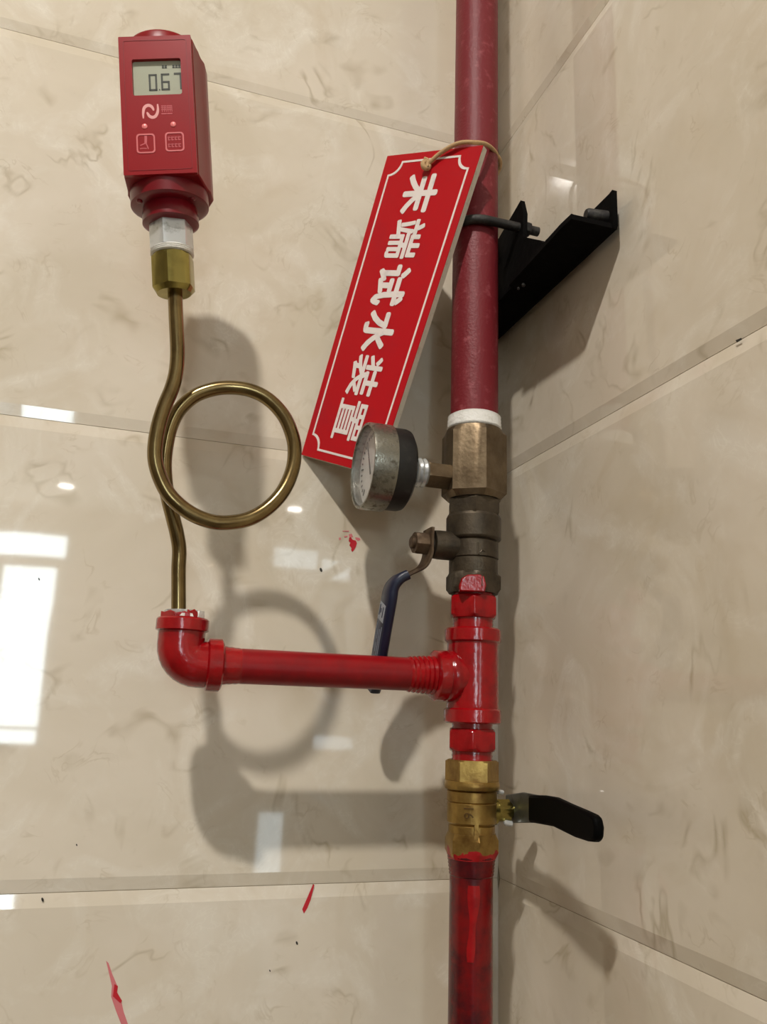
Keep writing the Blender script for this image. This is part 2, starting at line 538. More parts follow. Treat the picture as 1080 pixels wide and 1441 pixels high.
# ---- bronze hex fitting with a side port
zh1, zh0 = z_at(608), z_at(704)
AF = 0.0395
t = thing('hex_fitting', 'large bronze hexagonal pipe fitting with a side port, below the white tape', 'pipe fitting', A(zh0))
HP = math.radians(-33)
hx = MB().hexa((AX, AY, 0), UP, [(zh0 - 0.0005, AF / 2 * 0.93), (zh0 + 0.0035, AF / 2 * 1.18), (zh1 - 0.004, AF / 2 * 1.18), (zh1, AF / 2 * 0.98)], AF, HP)
build('hex_body', hx, 'bronze', t, sharp=20)
Pg = on_y((615, 672), AY); zg = float(on_y((620, 670), AY)[2])
xa = on_y((634, 672), AY)[0]; xb = on_y((597, 668), AY)[0]; xc = on_y((584, 666), AY)[0]
hn = m_at((xb, AY, zg), 36)
sp = MB().hexa((0, AY, zg), (-1, 0, 0), [(0.068, hn * 0.5), (-xa, hn * 0.56), (-xb - 0.002, hn * 0.56), (-xb, hn * 0.5)], hn * 0.97, math.radians(12))
build('side_port', sp, 'bronze', t, sharp=20)
sc = MB()
for (px, py, sx, sy) in ((709, 617, 2.2, 6), (707, 655, 3.2, 11), (711, 640, 1.6, 6), (690, 613, 1.5, 3)):
    c = on_plane((px, py), (AX + 0.019, AY - 0.008, 0), (0.5, -0.85, 0))
    rx, rz = m_at(c, sx), m_at(c, sy)
    dirx = np.array([0.85, 0.5, 0]); nrm = np.array([0.5, -0.85, 0])
    poly = []
    for k in range(9):
        a = 2 * math.pi * k / 9; q = 0.75 + 0.4 * rnd.random()
        poly.append(c + dirx * rx * math.cos(a) * q + np.array([0, 0, 1.0]) * rz * math.sin(a) * q)
    sc.prism(poly, nrm * 0.0008)
build('tape_scrap', sc, 'ptfe', t)

# ---- round dial pressure gauge on the side port
x0 = on_y((588, 664), AY - 0.025)[0]; x1 = on_y((562, 662), AY - 0.029)[0]; x2 = on_y((528, 656), AY - 0.0285)[0]
RG = 0.0292
GZ = zg + 0.0005
t = thing('pressure_gauge', 'small round pressure gauge with worn silver bezel and black back', 'gauge', (xb, AY, GZ))
L_ = (-1, 0, 0); O_ = (0, AY, GZ)
build('case', MB().lathe(O_, L_, [(-x0 - 0.001, RG * 0.80), (-x0 + 0.0015, RG * 0.93), (-x0 + 0.004, RG * 0.955), (-x1 + 0.004, RG * 0.955)], 56), 'black_case', t)
build('bezel', MB().lathe(O_, L_, [(-x1, RG * 0.97), (-x1, RG), (-x2 - 0.002, RG * 1.005), (-x2, RG * 0.985), (-x2, RG * 0.93), (-x2 - 0.003, RG * 0.92), (-x1 + 0.0005, RG * 0.92)], 64, False), 'silver_dirty', t)
dl = build('dial', MB().lathe(O_, L_, [(-x2 - 0.007, RG * 0.925), (-x2 - 0.0062, RG * 0.925)], 56), 'dial', t)
tk = MB()
for i in range(26):
    a = math.radians(-135 + 270 * i / 25); r0 = RG * (0.62 if i % 5 == 0 else 0.70); r1 = RG * 0.78
    c = lambda r, s: np.array([x2 + 0.0060, AY + r * math.sin(a) + s * math.cos(a), GZ + r * math.cos(a) - s * math.sin(a)])
    w_ = 0.0005
    tk.prism([c(r0, -w_), c(r0, w_), c(r1, w_), c(r1, -w_)], (-0.0003, 0, 0))
child('scale_marks', tk, 'ink_black', dl, t)
ne = MB()
a = math.radians(20)
c = lambda r, s: np.array([x2 + 0.0052, AY + r * math.sin(a) + s * math.cos(a), GZ + r * math.cos(a) - s * math.sin(a)])
ne.prism([c(-0.006, -0.0008), c(-0.006, 0.0008), c(RG * 0.66, 0.0002), c(RG * 0.66, -0.0002)], (-0.0005, 0, 0))
build('needle', ne, 'ink_black', t)
build('glass_lens', MB().lathe(O_, L_, [(-x2 - 0.0025, RG * 0.92), (-x2 - 0.0012, RG * 0.92)], 56), 'glass', t)
thr = []
for i in range(11):
    thr.append((-xb - 0.001 + (-x0 + xb + 0.003) * i / 10, 0.0095 + (0.0007 if i % 2 else -0.0003)))
build('threaded_stem', MB().lathe(O_, L_, thr, 32), 'silver', t, sharp=60)

# ---- dark ball valve with the blue lever
zv0 = z_at(834)
t = thing('ball_valve', 'dark tarnished bronze ball valve with a blue sleeved lever hanging down', 'valve', A(zv0))
za, zb, zc, zd, ze = z_at(708), z_at(727), z_at(763), z_at(788), z_at(810)
ra, rb, rc_ = r_at(za, 72), r_at(zb, 78), r_at(zc, 72)
vb = MB().lathe((AX, AY, 0), UP, [(ze - 0.004, rc_ * 0.9), (ze, rc_ * 0.96), (zd - 0.0006, rc_ * 0.96), (zd, rc_ * 0.93), (zd + 0.0006, rc_ * 0.985), (zc - 0.001, rc_ * 0.985),
                                (zc, rc_ * 0.94), (zc + 0.001, rb * 0.97), (zc + 0.002, rb), (zb - 0.002, rb), (zb, rb * 0.95)], 56)
build('valve_body', vb, 'bronze_dark', t, sharp=25)
build('hex_end', MB().hexa((AX, AY, 0), UP, [(zb - 0.002, ra * 1.0), (zb + 0.001, ra * 1.1), (za, ra * 1.1), (za + 0.002, ra * 0.96)], ra * 1.9, math.radians(10)), 'bronze_dark', t, sharp=20)
build('hex_foot', MB().hexa((AX, AY, 0), UP, [(z_at(836), ra * 0.95), (z_at(830), ra * 1.08), (ze - 0.001, ra * 1.08), (ze + 0.001, ra * 0.95)], ra * 1.88, math.radians(24)), 'bronze_dark', t, sharp=20)
# cast mark on the body
cm = MB()
bc = on_plane((677, 772), (AX, AY - rc_, 0), (-0.05, -1, 0)); nrm = np.array([0.33, -0.94, 0]); dirx = np.array([0.94, 0.33, 0])
for (a0, b0, a1, b1) in ((-5, 9, -5, -7), (-5, -7, -2, -7), (2, -2, -1, -6), (2, -2, 7, -3)):
    q0 = bc + dirx * m_at(bc, a0) + np.array([0, 0, 1]) * m_at(bc, b0); q1 = bc + dirx * m_at(bc, a1) + np.array([0, 0, 1]) * m_at(bc, b1)
    q0 = A(q0[2]) + np.append((q0 - A(0))[:2] / np.linalg.norm((q0 - A(0))[:2]) * rc_ * 0.985, 0)
    q1 = A(q1[2]) + np.append((q1 - A(0))[:2] / np.linalg.norm((q1 - A(0))[:2]) * rc_ * 0.985, 0)
    cm.tube([q0, q1], 0.0006, 6)
build('cast_mark', cm, 'bronze_dark', t)
SZ = float(on_y((630, 768), AY)[2])
xs0, xs1 = on_y((609, 766), AY)[0], on_y((590, 764), AY)[0]
build('stem_boss', MB().lathe((0, AY, SZ), (-1, 0, 0), [(-AX, 0.0098), (-xs0 - 0.004, 0.0098), (-xs0, 0.0094), (-xs0 + 0.0004, 0.006), (-xs1 - 0.002, 0.005)], 36), 'bronze_dark', t)
# lever: bent steel strip, wide in y, then a vinyl sleeve
XL = xs0 - 0.003


def lever(path, hw, th, name, material, root):
    """flat strip following path (x,y,z) with its width along y and bulging edges"""
    secs = []
    for i, q in enumerate(path):
        q = np.asarray(q, float)
        a = np.asarray(path[max(i - 1, 0)]); b = np.asarray(path[min(i + 1, len(path) - 1)])
        tg = b - a; tg /= np.linalg.norm(tg)
        wv = np.array([0, 1.0, 0]); wv = wv - tg * (wv @ tg); wv /= np.linalg.norm(wv)
        nv = np.cross(tg, wv)
        h = hw[i]; s = []
        for (cu, cv) in ((-1, -0.5), (-0.8, -1), (0.8, -1), (1, -0.5), (1, 0.5), (0.8, 1), (-0.8, 1), (-1, 0.5)):
            s.append(q + wv * h * cu + nv * th / 2 * cv)
        secs.append(s)
    return build(name, MB().ribbon(secs), material, root, sharp=50)


lv = [(604, 745, -.073), (603, 764, -.073), (602, 782, -.072), (594, 798, -.071), (575, 808, -.0695), (556, 818, -.068)]
lp = smooth_path([on_y(u[:2], u[2]) for u in lv], 5)
arm_part = lever(lp, [0.0085] * len(lp), 0.003, 'lever', 'rust_steel', t)
sl = [(572, 809.5, -.0695), (560, 816, -.0685), (551, 828, -.0665), (547, 848, -.064), (537, 905, -.0525), (526.5, 973, -.0400)]
slp = smooth_path([on_y(u[:2], u[2]) for u in sl], 6)
hw = [0.0088] * len(slp); hw[-1] = 0.004; hw[-2] = 0.0075
sleeve = lever(slp, hw, 0.0066, 'grip_sleeve', 'blue_vinyl', t); sleeve.parent = arm_part
# printed panel on the outward face of the sleeve
d0 = np.array(slp[18]); d1 = np.array(slp[-6]); tg = (d1 - d0) / np.linalg.norm(d1 - d0)
wv = np.array([0, 1.0, 0]); wv -= tg * (wv @ tg); wv /= np.linalg.norm(wv); nv = np.cross(tg, wv)
if nv[0] > 0: nv = -nv


def on_sleeve(s, w):
    i = min(int(s * (len(slp) - 19)), len(slp) - 20); f = s * (len(slp) - 19) - i
    q = np.array(slp[18 + i]) * (1 - f) + np.array(slp[19 + i]) * f
    return q + wv * w + nv * 0.00335


lb = MB()
lb.prism([on_sleeve(0.02, -0.006), on_sleeve(0.02, 0.006), on_sleeve(0.25, 0.006), on_sleeve(0.25, -0.006)], nv * 0.0003)
child('print_panel', lb, 'label_grey', arm_part, t)
pl = MB()
for (s0, w0, s1, w1) in ((0.06, -0.003, 0.20, -0.003), (0.10, 0.001, 0.16, 0.001), (0.06, 0.0035, 0.2, 0.0035)):
    pl.tube([on_sleeve(s0, w0) + nv * 0.0003, on_sleeve(s1, w1) + nv * 0.0003], 0.0004, 5)
child('print_strokes', pl, 'blue_vinyl', arm_part, t)
po = MB()
for (s0, w0, s1, w1) in ((0.30, -0.005, 0.66, -0.005), (0.66, -0.005, 0.70, 0.005), (0.30, 0.005, 0.58, 0.005), (0.34, -0.002, 0.62, -0.002), (0.36, 0.0015, 0.46, 0.0015), (0.5, 0.0015, 0.6, 0.0015)):
    po.tube([on_sleeve(s0, w0), on_sleeve(s1, w1)], 0.00025, 5)
child('print_outline', po, 'label_grey', arm_part, t)
nut = MB().hexa((0, AY, SZ), (-1, 0, 0), [(-XL + 0.0015, 0.0078), (-XL + 0.002, 0.0082), (-xs1 + 0.002, 0.0082), (-xs1 + 0.0035, 0.0070)], 0.0142, 0.3)
nut.lathe((0, AY, SZ), (-1, 0, 0), [(-xs1 + 0.002, 0.0042), (-xs1 + 0.0055, 0.0042), (-xs1 + 0.006, 0.0034)], 20)
build('lever_nut', nut, 'rust_steel', t, sharp=25)

# ---- red hex nipples and tee
def nipple(label, v0, v1, vt0, vt1, px, phase):
    z1, z0 = z_at(v0), z_at(v1); zt, zbm = z_at(vt0), z_at(vt1)
    t = thing('hex_nipple', label, 'pipe fitting', A(zbm), 'red painted hex nipples')
    r = r_at((z0 + z1) / 2, px)
    build('hex_collar', MB().hexa((AX, AY, 0), UP, [(z0, r * 0.90), (z0 + 0.002, r * 1.04), (z1 - 0.002, r * 1.04), (z1, r * 0.90)], r * 1.82, phase), 'red_gloss', t, sharp=20, bevel=0.0004)
    th = MB()
    for (a_, b_) in ((z1 - 0.001, zt), (zbm, z0 + 0.001)):
        nn = max(4, int(abs(b_ - a_) / 0.0011)); pr = []
        for i in range(nn + 1):
            pr.append((a_ + (b_ - a_) * i / nn, r * 0.80 + (0.0004 if i % 2 else 0)))
        if pr[0][0] > pr[-1][0]: pr.reverse()
        th.lathe((AX, AY, 0), UP, pr, 36)
    build('thread', th, 'red_gloss', t, sharp=60)
    return t


tn = nipple('glossy red hexagonal pipe nipple between the dark valve and the tee', 839, 871, 826, 892, 70, math.radians(9))
# painted-over lug of the valve foot belongs to the paint job of the nipple
pb = MB()
c0 = on_plane((666, 820), (AX, AY - 0.0185, 0), (-0.25, -0.97, 0)); dirx = np.array([0.97, -0.25, 0]); nrm = np.array([-0.25, -0.97, 0])
sx, sz = m_at(c0, 19), m_at(c0, 12.5)
pb.prism([c0 + dirx * sx * a_ + np.array([0, 0, 1.0]) * sz * b_ + nrm * 0.0005 for a_, b_ in ((-1, -1), (0.9, -1), (1, -0.2), (0.85, 0.8), (0.6, 1), (-0.4, 0.9), (-0.85, 0.45), (-1, -0.3))], -nrm * 0.006)
build('paint_patch', pb, 'red_gloss', tn, bevel=0.0008)
nipple('glossy red hexagonal pipe nipple between the tee and the brass valve', 1025, 1057, 1012, 1072, 71, math.radians(7))

ARM_Z = -0.1622
zt1, zt2, zt3, zt4 = z_at(885), z_at(905), z_at(997), z_at(1018)
t = thing('pipe_tee', 'glossy red painted malleable tee joining the riser and the side branch', 'pipe fitting', A(zt4))
rf = r_at(zt1, 80); rbod = r_at(zt2, 74)
tb = MB().lathe((AX, AY, 0), UP, [(zt4 + 0.003, rbod * 0.9), (zt3 - 0.002, rbod), (zt3 + 0.004, rbod * 0.985), (zt2 - 0.004, rbod * 0.985), (zt2 + 0.002, rbod), (zt1 - 0.003, rbod * 0.9)], 56)
xf1 = on_y((627, 947), AY)[0]; xf0 = on_y((609, 947), AY)[0]
rbr = 0.0148
tb.lathe((0, AY, ARM_Z), (-1, 0, 0), [(-AX, 0.0143), (-AX + 0.0110, 0.0147), (-AX + 0.0150, 0.0166), (-AX + 0.0168, 0.0168), (-AX + 0.019, 0.0158), (max(-xf1 + 0.001, -AX + 0.0195), rbr), (-xf0 - 0.002, rbr)], 48)
build('tee_body', tb, 'red_gloss', t, sharp=50)
for (a_, b_) in ((zt2, zt1), (zt4, zt3)):
    build('collar', MB().lathe((AX, AY, 0), UP, [(a_, rf * 0.93), (a_ + 0.001, rf), (b_ - 0.001, rf), (b_, rf * 0.93)], 56), 'red_gloss', t)
build('collar', MB().lathe((0, AY, ARM_Z), (-1, 0, 0), [(-xf1, rbr), (-xf1 + 0.001, rbr * 1.10), (-xf0 - 0.001, rbr * 1.08), (-xf0, rbr * 0.95)], 48), 'red_gloss', t)

# ---- branch pipe
xe = on_y((312, 937), AY)[0]
xk = on_y((577, 947), AY)[0]; xm = on_y((333, 938), AY)[0]
R_ARM = m_at((-0.15, AY, ARM_Z), 47.5) / 2
t = thing('branch_pipe', 'short horizontal red pipe between the tee and the elbow', 'pipe', (-0.15, AY, ARM_Z - R_ARM))
build('pipe_wall', MB().lathe((0, AY, ARM_Z), (-1, 0, 0), [(-xk - 0.01, R_ARM), (-xm + 0.006, R_ARM)], 48), 'red_pipe', t)
pr = []
for i in range(15):
    f = i / 14; pr.append((-xf0 - 0.004 + (-xk + xf0 + 0.006) * f, R_ARM + 0.0017 * (1 - f) + (0.0008 if i % 2 else 0)))
build('thread', MB().lathe((0, AY, ARM_Z), (-1, 0, 0), pr, 40), 'red_gloss', t, sharp=45)
pr = []
for i in range(9):
    f = i / 8; pr.append((-xm - 0.002 + (-xe + xm + 0.006) * f, R_ARM + 0.0012 * f + (0.0002 if i % 2 else 0)))
build('thread', MB().lathe((0, AY, ARM_Z), (-1, 0, 0), pr, 40), 'red_gloss', t, sharp=45)

# ---- elbow
EC = on_y((252, 937), AY); EX = EC[0]
xg0 = on_y((289, 937), AY)[0]
ez1 = on_y((252, 870), AY)[2]; ez0 = on_y((252, 889), AY)[2]
R_EL = m_at(EC, 66) / 2; R_EF = m_at(EC, 74) / 2
t = thing('pipe_elbow', 'glossy red ninety degree pipe elbow under the brass coiled tube', 'pipe fitting', (EX, AY, ARM_Z - R_EL))
pts = [(EX, AY, ez1 - 0.003), (EX, AY, ez0 - 0.002)]
rad = 0.011
cx, cz = EX + rad, ARM_Z + rad
for i in range(9):
    a = math.pi + (math.pi / 2) * i / 8
    pts.append((cx + rad * math.cos(a), AY, cz + rad * math.sin(a)))
pts += [(xg0 + 0.002, AY, ARM_Z), (xe - 0.003, AY, ARM_Z)]
build('elbow_body', MB().tube(pts, R_EL, 40), 'red_gloss', t, sharp=50)
build('collar', MB().lathe((EX, AY, 0), UP, [(ez0, R_EL), (ez0 + 0.0008, R_EF), (ez1 - 0.001, R_EF), (ez1, R_EF * 0.94)], 48), 'red_gloss', t)
build('collar', MB().lathe((0, AY, ARM_Z), (1, 0, 0), [(xg0, R_EL), (xg0 + 0.001, R_EF), (xe - 0.001, R_EF), (xe, R_EF * 0.92)], 48), 'red_gloss', t)

# ---- brass ball valve and lower pipe
def painted_brass(z_line):
    """brass whose lower end is smeared with red pipe paint"""
    mt = MATS['brass'].copy(); mt.name = 'brass_painted'; nt = mt.node_tree; L = nt.links.new
    b = nt.nodes['Principled BSDF']; geo = nt.nodes.new('ShaderNodeNewGeometry'); sx = nt.nodes.new('ShaderNodeSeparateXYZ')
    L(geo.outputs['Position'], sx.inputs[0])
    no = nt.nodes.new('ShaderNodeTexNoise'); no.inputs['Scale'].default_value = 85; no.inputs['Detail'].default_value = 3
    L(geo.outputs['Position'], no.inputs['Vector'])
    ad = nt.nodes.new('ShaderNodeMath'); ad.operation = 'MULTIPLY_ADD'; ad.inputs[1].default_value = 0.030
    L(no.outputs['Fac'], ad.inputs[0]); L(sx.outputs[2], ad.inputs[2])
    mr = nt.nodes.new('ShaderNodeMapRange'); mr.inputs['From Min'].default_value = z_line + 0.0152; mr.inputs['From Max'].default_value = z_line + 0.0148
    L(ad.outputs[0], mr.inputs['Value'])
    mx = nt.nodes.new('ShaderNodeMix'); mx.data_type = 'RGBA'; L(mr.outputs[0], mx.inputs[0])
    L(b.inputs['Base Color'].links[0].from_socket, mx.inputs[6]); mx.inputs[7].default_value = lin((150, 9, 18)); L(mx.outputs[2], b.inputs['Base Color'])
    sb = nt.nodes.new('ShaderNodeMath'); sb.operation = 'MULTIPLY_ADD'; sb.inputs[1].default_value = -0.85; sb.inputs[2].default_value = 0.85
    L(mr.outputs[0], sb.inputs[0]); L(sb.outputs[0], b.inputs['Metallic'])
    MATS['brass_painted'] = mt


painted_brass(z_at(1201))
zq = [z_at(v) for v in (1069, 1098, 1111, 1128, 1157, 1172, 1175, 1207)]
t = thing('ball_valve', 'bright brass ball valve with a black sleeved lever turned sideways', 'valve', A(zq[7]))
r1 = r_at(zq[0], 74); r2 = r_at(zq[2], 79); r3 = r_at(zq[3], 71); r4 = r_at(zq[7], 76)
build('hex_end', MB().hexa((AX, AY, 0), UP, [(zq[1] - 0.001, r1 * 1.03), (zq[0] - 0.001, r1 * 1.03), (zq[0], r1 * 0.93)], r1 * 1.78, math.radians(-20)), 'brass', t, sharp=20)
vb = MB().lathe((AX, AY, 0), UP, [(zq[5] - 0.003, r3 * 0.93), (zq[4] - 0.0015, r3 * 0.93), (zq[4] - 0.001, r3 * 0.9), (zq[4] + 0.0005, r3 * 0.99), (zq[3] - 0.0006, r3), (zq[3], r3 * 0.965), (zq[3] + 0.0007, r3 * 1.01), (zq[2] - 0.0008, r3 * 1.01), (zq[2], r3 * 0.96), (zq[2] + 0.0005, r2 * 0.97), (zq[2] + 0.0022, r2), (zq[1] - 0.0022, r2), (zq[1], r2 * 0.97)], 56)
build('valve_body', vb, 'brass', t, sharp=30)
build('hex_foot', MB().hexa((AX, AY, 0), UP, [(zq[7], r4 * 0.90), (zq[7] + 0.004, r4 * 1.03), (zq[6] - 0.002, r4 * 1.03), (zq[6] + 0.0015, r4 * 0.91)], r4 * 1.79, math.radians(23)), 'brass_painted', t, sharp=20)
rbv = MB()
c0 = on_plane((671, 1164), (AX, AY - r3, 0), (-0.2, -1, 0)); ang = math.atan2(c0[1] - AY, c0[0] - AX)
dr = np.array([math.cos(ang), math.sin(ang), 0]); ta = np.array([-dr[1], dr[0], 0])
rbv.prism([A(zq[5] - 0.002) + dr * r3 * 0.85 - ta * 0.0013, A(zq[5] - 0.002) + dr * r3 * 0.85 + ta * 0.0013, A(zq[4] + 0.001) + dr * r3 * 0.85 + ta * 0.0013, A(zq[4] + 0.001) + dr * r3 * 0.85 - ta * 0.0013], dr * r3 * 0.16)
build('casting_rib', rbv, 'brass', t)
em = MB(); vs, fs = text_mesh('16', 0.0085, 0.0, 0.0008)
c0 = on_plane((660, 1145), (AX, AY - r3, 0), (-0.2, -1, 0)); a0 = math.atan2(c0[1] - AY, c0[0] - AX)
ev = []
for v in vs:   # lettering turned a quarter, wrapped on the barrel
    a = a0 + (v[1] / r3); ev.append((AX + math.cos(a) * (r3 + v[2]), AY + math.sin(a) * (r3 + v[2]), c0[2] - v[0]))
em.add(ev, fs)
build('cast_number', em, 'brass_relief_shade', t)  # shading of the raised digits is painted in with darker brass
BZ = float(on_x((712, 1135), -0.02)[2])
build('stem_gland', MB().hexa((0, AY, BZ), (1, 0, 0), [(-0.0385, 0.0065), (-0.038, 0.0075), (-0.0290, 0.0075), (-0.0280, 0.0062)], 0.0132, 0.3), 'nut_brass', t, sharp=25)
gl = MB().lathe((0, AY, BZ), (1, 0, 0), [(AX, 0.0085), (-0.0380, 0.0085), (-0.0375, 0.0065)], 30)
gl.lathe((0, AY, BZ), (1, 0, 0), [(-0.0300, 0.0045), (-0.0135, 0.0045)], 20)
build('stem', gl, 'nut_brass', t)
XB = -0.0268
LP0 = np.array([XB, -0.08, BZ]); lh = np.array([-0.10, -1.0, 0]); lh /= np.linalg.norm(lh); ln = np.array([-lh[1], lh[0], 0])   # lever leans a little off the wall
OL = lambda u, o=0.0: on_plane(u, LP0 + ln * o, ln)
bk = LP0 - lh * 0.018
st = [bk + np.array([0, 0, 0.0085]), OL((735, 1115)), OL((756, 1119)), OL((756, 1158)), OL((735, 1158)), bk - np.array([0, 0, 0.0090])]
lvb = build('lever', MB().prism(st, ln * 0.0026), 'steel_strip', t, bevel=0.0006)
sv = [OL(u, -0.0015) for u in ((743, 1119), (760, 1119), (778, 1122), (797, 1131), (818, 1140), (830, 1145.5), (835.5, 1151), (838, 1165), (837, 1180), (833, 1185), (824, 1184), (806, 1178), (790, 1170), (776, 1163), (760, 1160), (743, 1157))]
o = build('grip_sleeve', MB().prism(sv, ln * 0.0056), 'black_vinyl', t, bevel=0.0016); o.parent = lvb
nb = MB().hexa((0, AY, BZ), (1, 0, 0), [(XB + 0.003, 0.007), (XB + 0.009, 0.007), (XB + 0.0095, 0.0058)], 0.0122, 0.1)
build('lever_nut', nb, 'silver', t, sharp=25)
sp = MB()
for (u, rr_) in (((704, 1114.5), 4.0), ((715, 1158.5), 5.0)):
    c0 = on_y(u, AY - 0.006); r = m_at(c0, rr_)
    sp.lathe(c0, (1, 0.0, -0.15), [(-r * 1.2, r * 0.4), (-r * 0.8, r * 0.8), (r * 1.2, r * 0.8), (r * 1.5, r * 0.4)], 10)
build('stop_pin', sp, 'silver', t)

R_LO = 0.01345
t = thing('drain_pipe', 'dark red painted vertical pipe below the brass valve', 'pipe', A(FLOOR_Z))
build('pipe_wall', MB().lathe((AX, AY, 0), UP, [(FLOOR_Z + 0.0005, R_LO), (zq[7] + 0.008, R_LO)], 48), 'red_dark', t)
pr = []
for i in range(13):
    f = i / 12; pr.append((zq[7] - 0.010 + 0.012 * f, R_LO + 0.0014 * f + (0.0004 if i % 2 else 0)))
build('thread', MB().lathe((AX, AY, 0), UP, pr, 40), 'red_dark', t, sharp=70)
pn = MB()
zz0, zz1 = z_at(1345), z_at(1240)
for i in range(1):
    a_ = math.atan2(-0.95, -0.30)
    sec = []
    for k in range(13):
        f = k / 12; z = zz1 + (zz0 - zz1) * f
        w_ = math.radians(15 - 8 * f) + 0.05 * math.sin(9 * f); ac = a_ + 0.03 * math.sin(5 * f) - 0.1 * f
        row = []
        for (aa, rr_) in ((-w_, 0.0), (-w_ * 0.5, 0.0005), (w_ * 0.5, 0.0005), (w_, 0.0), (0, -0.0006)):
            row.append((AX + math.cos(ac + aa) * (R_LO + 0.0001 + rr_), AY + math.sin(ac + aa) * (R_LO + 0.0001 + rr_), z))
        sec.append(row)
    pn.ribbon(sec)
build('paint_run', pn, 'red_gloss', t)

# ================================================================== COILED SIPHON TUBE
def z3(x, y): return (180 + x / 3.1333, 420 + y / 3.1333)


coil = [((251.5, 868), -.0730), ((251.5, 835), -.0735), ((251.5, 800), -.075), (z3(227, 1110), -.0762), (z3(217, 1040), -.0785), (z3(200, 970), -.081), (z3(175, 870), -.085),
        (z3(165, 800), -.0875), (z3(162, 720), -.0895), (z3(171, 640), -.0910), (z3(191, 560), -.0925), (z3(228, 490), -.0938),
        (z3(292, 432), -.095), (z3(370, 402), -.096), (z3(450, 393), -.097), (z3(540, 405), -.0985), (z3(620, 445), -.100), (z3(688, 518), -.1015),
        (z3(726, 605), -.1027), (z3(736, 680), -.1037), (z3(725, 760), -.1045), (z3(686, 848), -.1055), (z3(622, 920), -.1063), (z3(540, 970), -.107),
        (z3(450, 988), -.1075), (z3(370, 984), -.108), (z3(290, 954), -.1085), (z3(222, 907), -.109), (z3(170, 848), -.1092), (z3(132, 762), -.1094), (z3(119, 680), -.1096),
        (z3(131, 580), -.1098), (z3(160, 480), -.1100), (z3(193, 400), -.1104), (z3(212, 330), -.1108), (z3(219, 250), -.1112), (z3(217, 170), -.1118), ((248, 450), -.1122), ((247, 425), -.1126), ((246.2, 404), -.1132)]
cp = [on_y(u, y) for u, y in coil]
t = thing('siphon_tube', 'thin brass tube with one round loop, rising from the red elbow', 'tube', cp[0])
RT = m_at(cp[10], 20.4) / 2
build('tube', MB().tube(smooth_path(cp, 6), RT, 20), 'tube_brass', t, sharp=60)
RB = m_at(EC, 58) / 2
zb0 = ez1
bs = MB().hexa((EX, AY, 0), UP, [(zb0 - 0.004, RB * 1.0), (zb0 + 0.0035, RB * 1.0), (zb0 + 0.0045, RB * 0.92)], RB * 1.80, 0.35)
build('hex_bushing', bs, 'silver', t, sharp=20)
bp_ = MB()   # thread tape and paint smeared over the bushing
for (a_, w_, h_) in ((-2.5, 0.006, 0.0035), (-1.75, 0.005, 0.003), (-1.2, 0.0032, 0.0045)):
    dr = np.array([math.cos(a_), math.sin(a_), 0]); ta = np.array([-dr[1], dr[0], 0]); c0 = np.array([EX, AY, zb0]) + dr * RB * 0.9
    bp_.prism([c0 + ta * w_ * x + np.array([0, 0, 1.0]) * h_ * z for x, z in ((-1, 0), (1, 0), (1, 0.7), (0.3, 1.1), (-0.5, 0.8), (-1, 1))], dr * RB * 0.12)
build('paint_smear', bp_, 'red_gloss', t, bevel=0.0004)
tb_ = MB()
for (a_, w_, h_) in ((-0.65, 0.0035, 0.0042), (-1.5, 0.004, 0.0018)):
    dr = np.array([math.cos(a_), math.sin(a_), 0]); ta = np.array([-dr[1], dr[0], 0]); c0 = np.array([EX, AY, zb0 + 0.0004]) + dr * RB * 0.92
    tb_.prism([c0 + ta * w_ * x + np.array([0, 0, 1.0]) * h_ * z for x, z in ((-1, 0), (1, 0), (0.8, 1), (-0.7, 0.9))], dr * RB * 0.11)
build('tape_scrap', tb_, 'ptfe', t)

# ================================================================== DIGITAL PRESSURE GAUGE
HA = np.array([-0.1423, -0.0928, -0.2741]); HDF, HWF, HWB, HZ0, HZ1 = 0.0245, 0.0417, 0.0496, 0.0593, 0.1443
A0 = np.array([-0.2673, -0.113, 0.0536])
HD = np.array([HA[0], HA[1], 1.0]); HD /= np.linalg.norm(HD)
HF = np.array([math.sin(HA[2]), -math.cos(HA[2]), 0]); HF -= HD * (HF @ HD); HF /= np.linalg.norm(HF)
HR = np.cross(HD, HF)
H = lambda r, f, z: A0 + HR * r + HF * f + HD * z
# nut that joins it to the tube is part of the tube's thing
tn_ = MB().hexa(A0, HD, [(-0.0025, 0.0100), (0.0005, 0.0128), (0.019, 0.0128), (0.0205, 0.0115)], 0.0228, math.radians(72))
build('union_nut', tn_, 'nut_brass', t, sharp=20)

t = thing('digital_pressure_gauge', 'red digital pressure gauge with a small grey screen, on top of the coiled tube', 'gauge', H(0, 0, 0.0206))
hs = MB().hexa(A0, HD, [(0.024, 0.0118), (0.0245, 0.0128), (0.041, 0.0128), (0.0415, 0.0118)], 0.0226, math.radians(64))
build('hex_connector', hs, 'silver', t, sharp=20)
pr = [(0.0207, 0.0108)]
for i in range(7): pr.append((0.0210 + 0.0033 * i / 6, 0.0121 + (0.0006 if i % 2 else 0)))
pr.append((0.0248, 0.0112))
build('thread_tape', MB().lathe(A0, HD, pr, 36), 'ptfe', t, sharp=60)
build('neck_ring', MB().lathe(A0, HD, [(0.0395, 0.0145), (0.0405, 0.0165), (0.046, 0.0165), (0.0475, 0.0158), (0.0515, 0.0158)], 48), 'red_collar', t)
build('collar', MB().lathe(A0, HD, [(0.0500, 0.0205), (0.0512, 0.0228), (0.0610, 0.0230)], 48), 'red_collar', t)
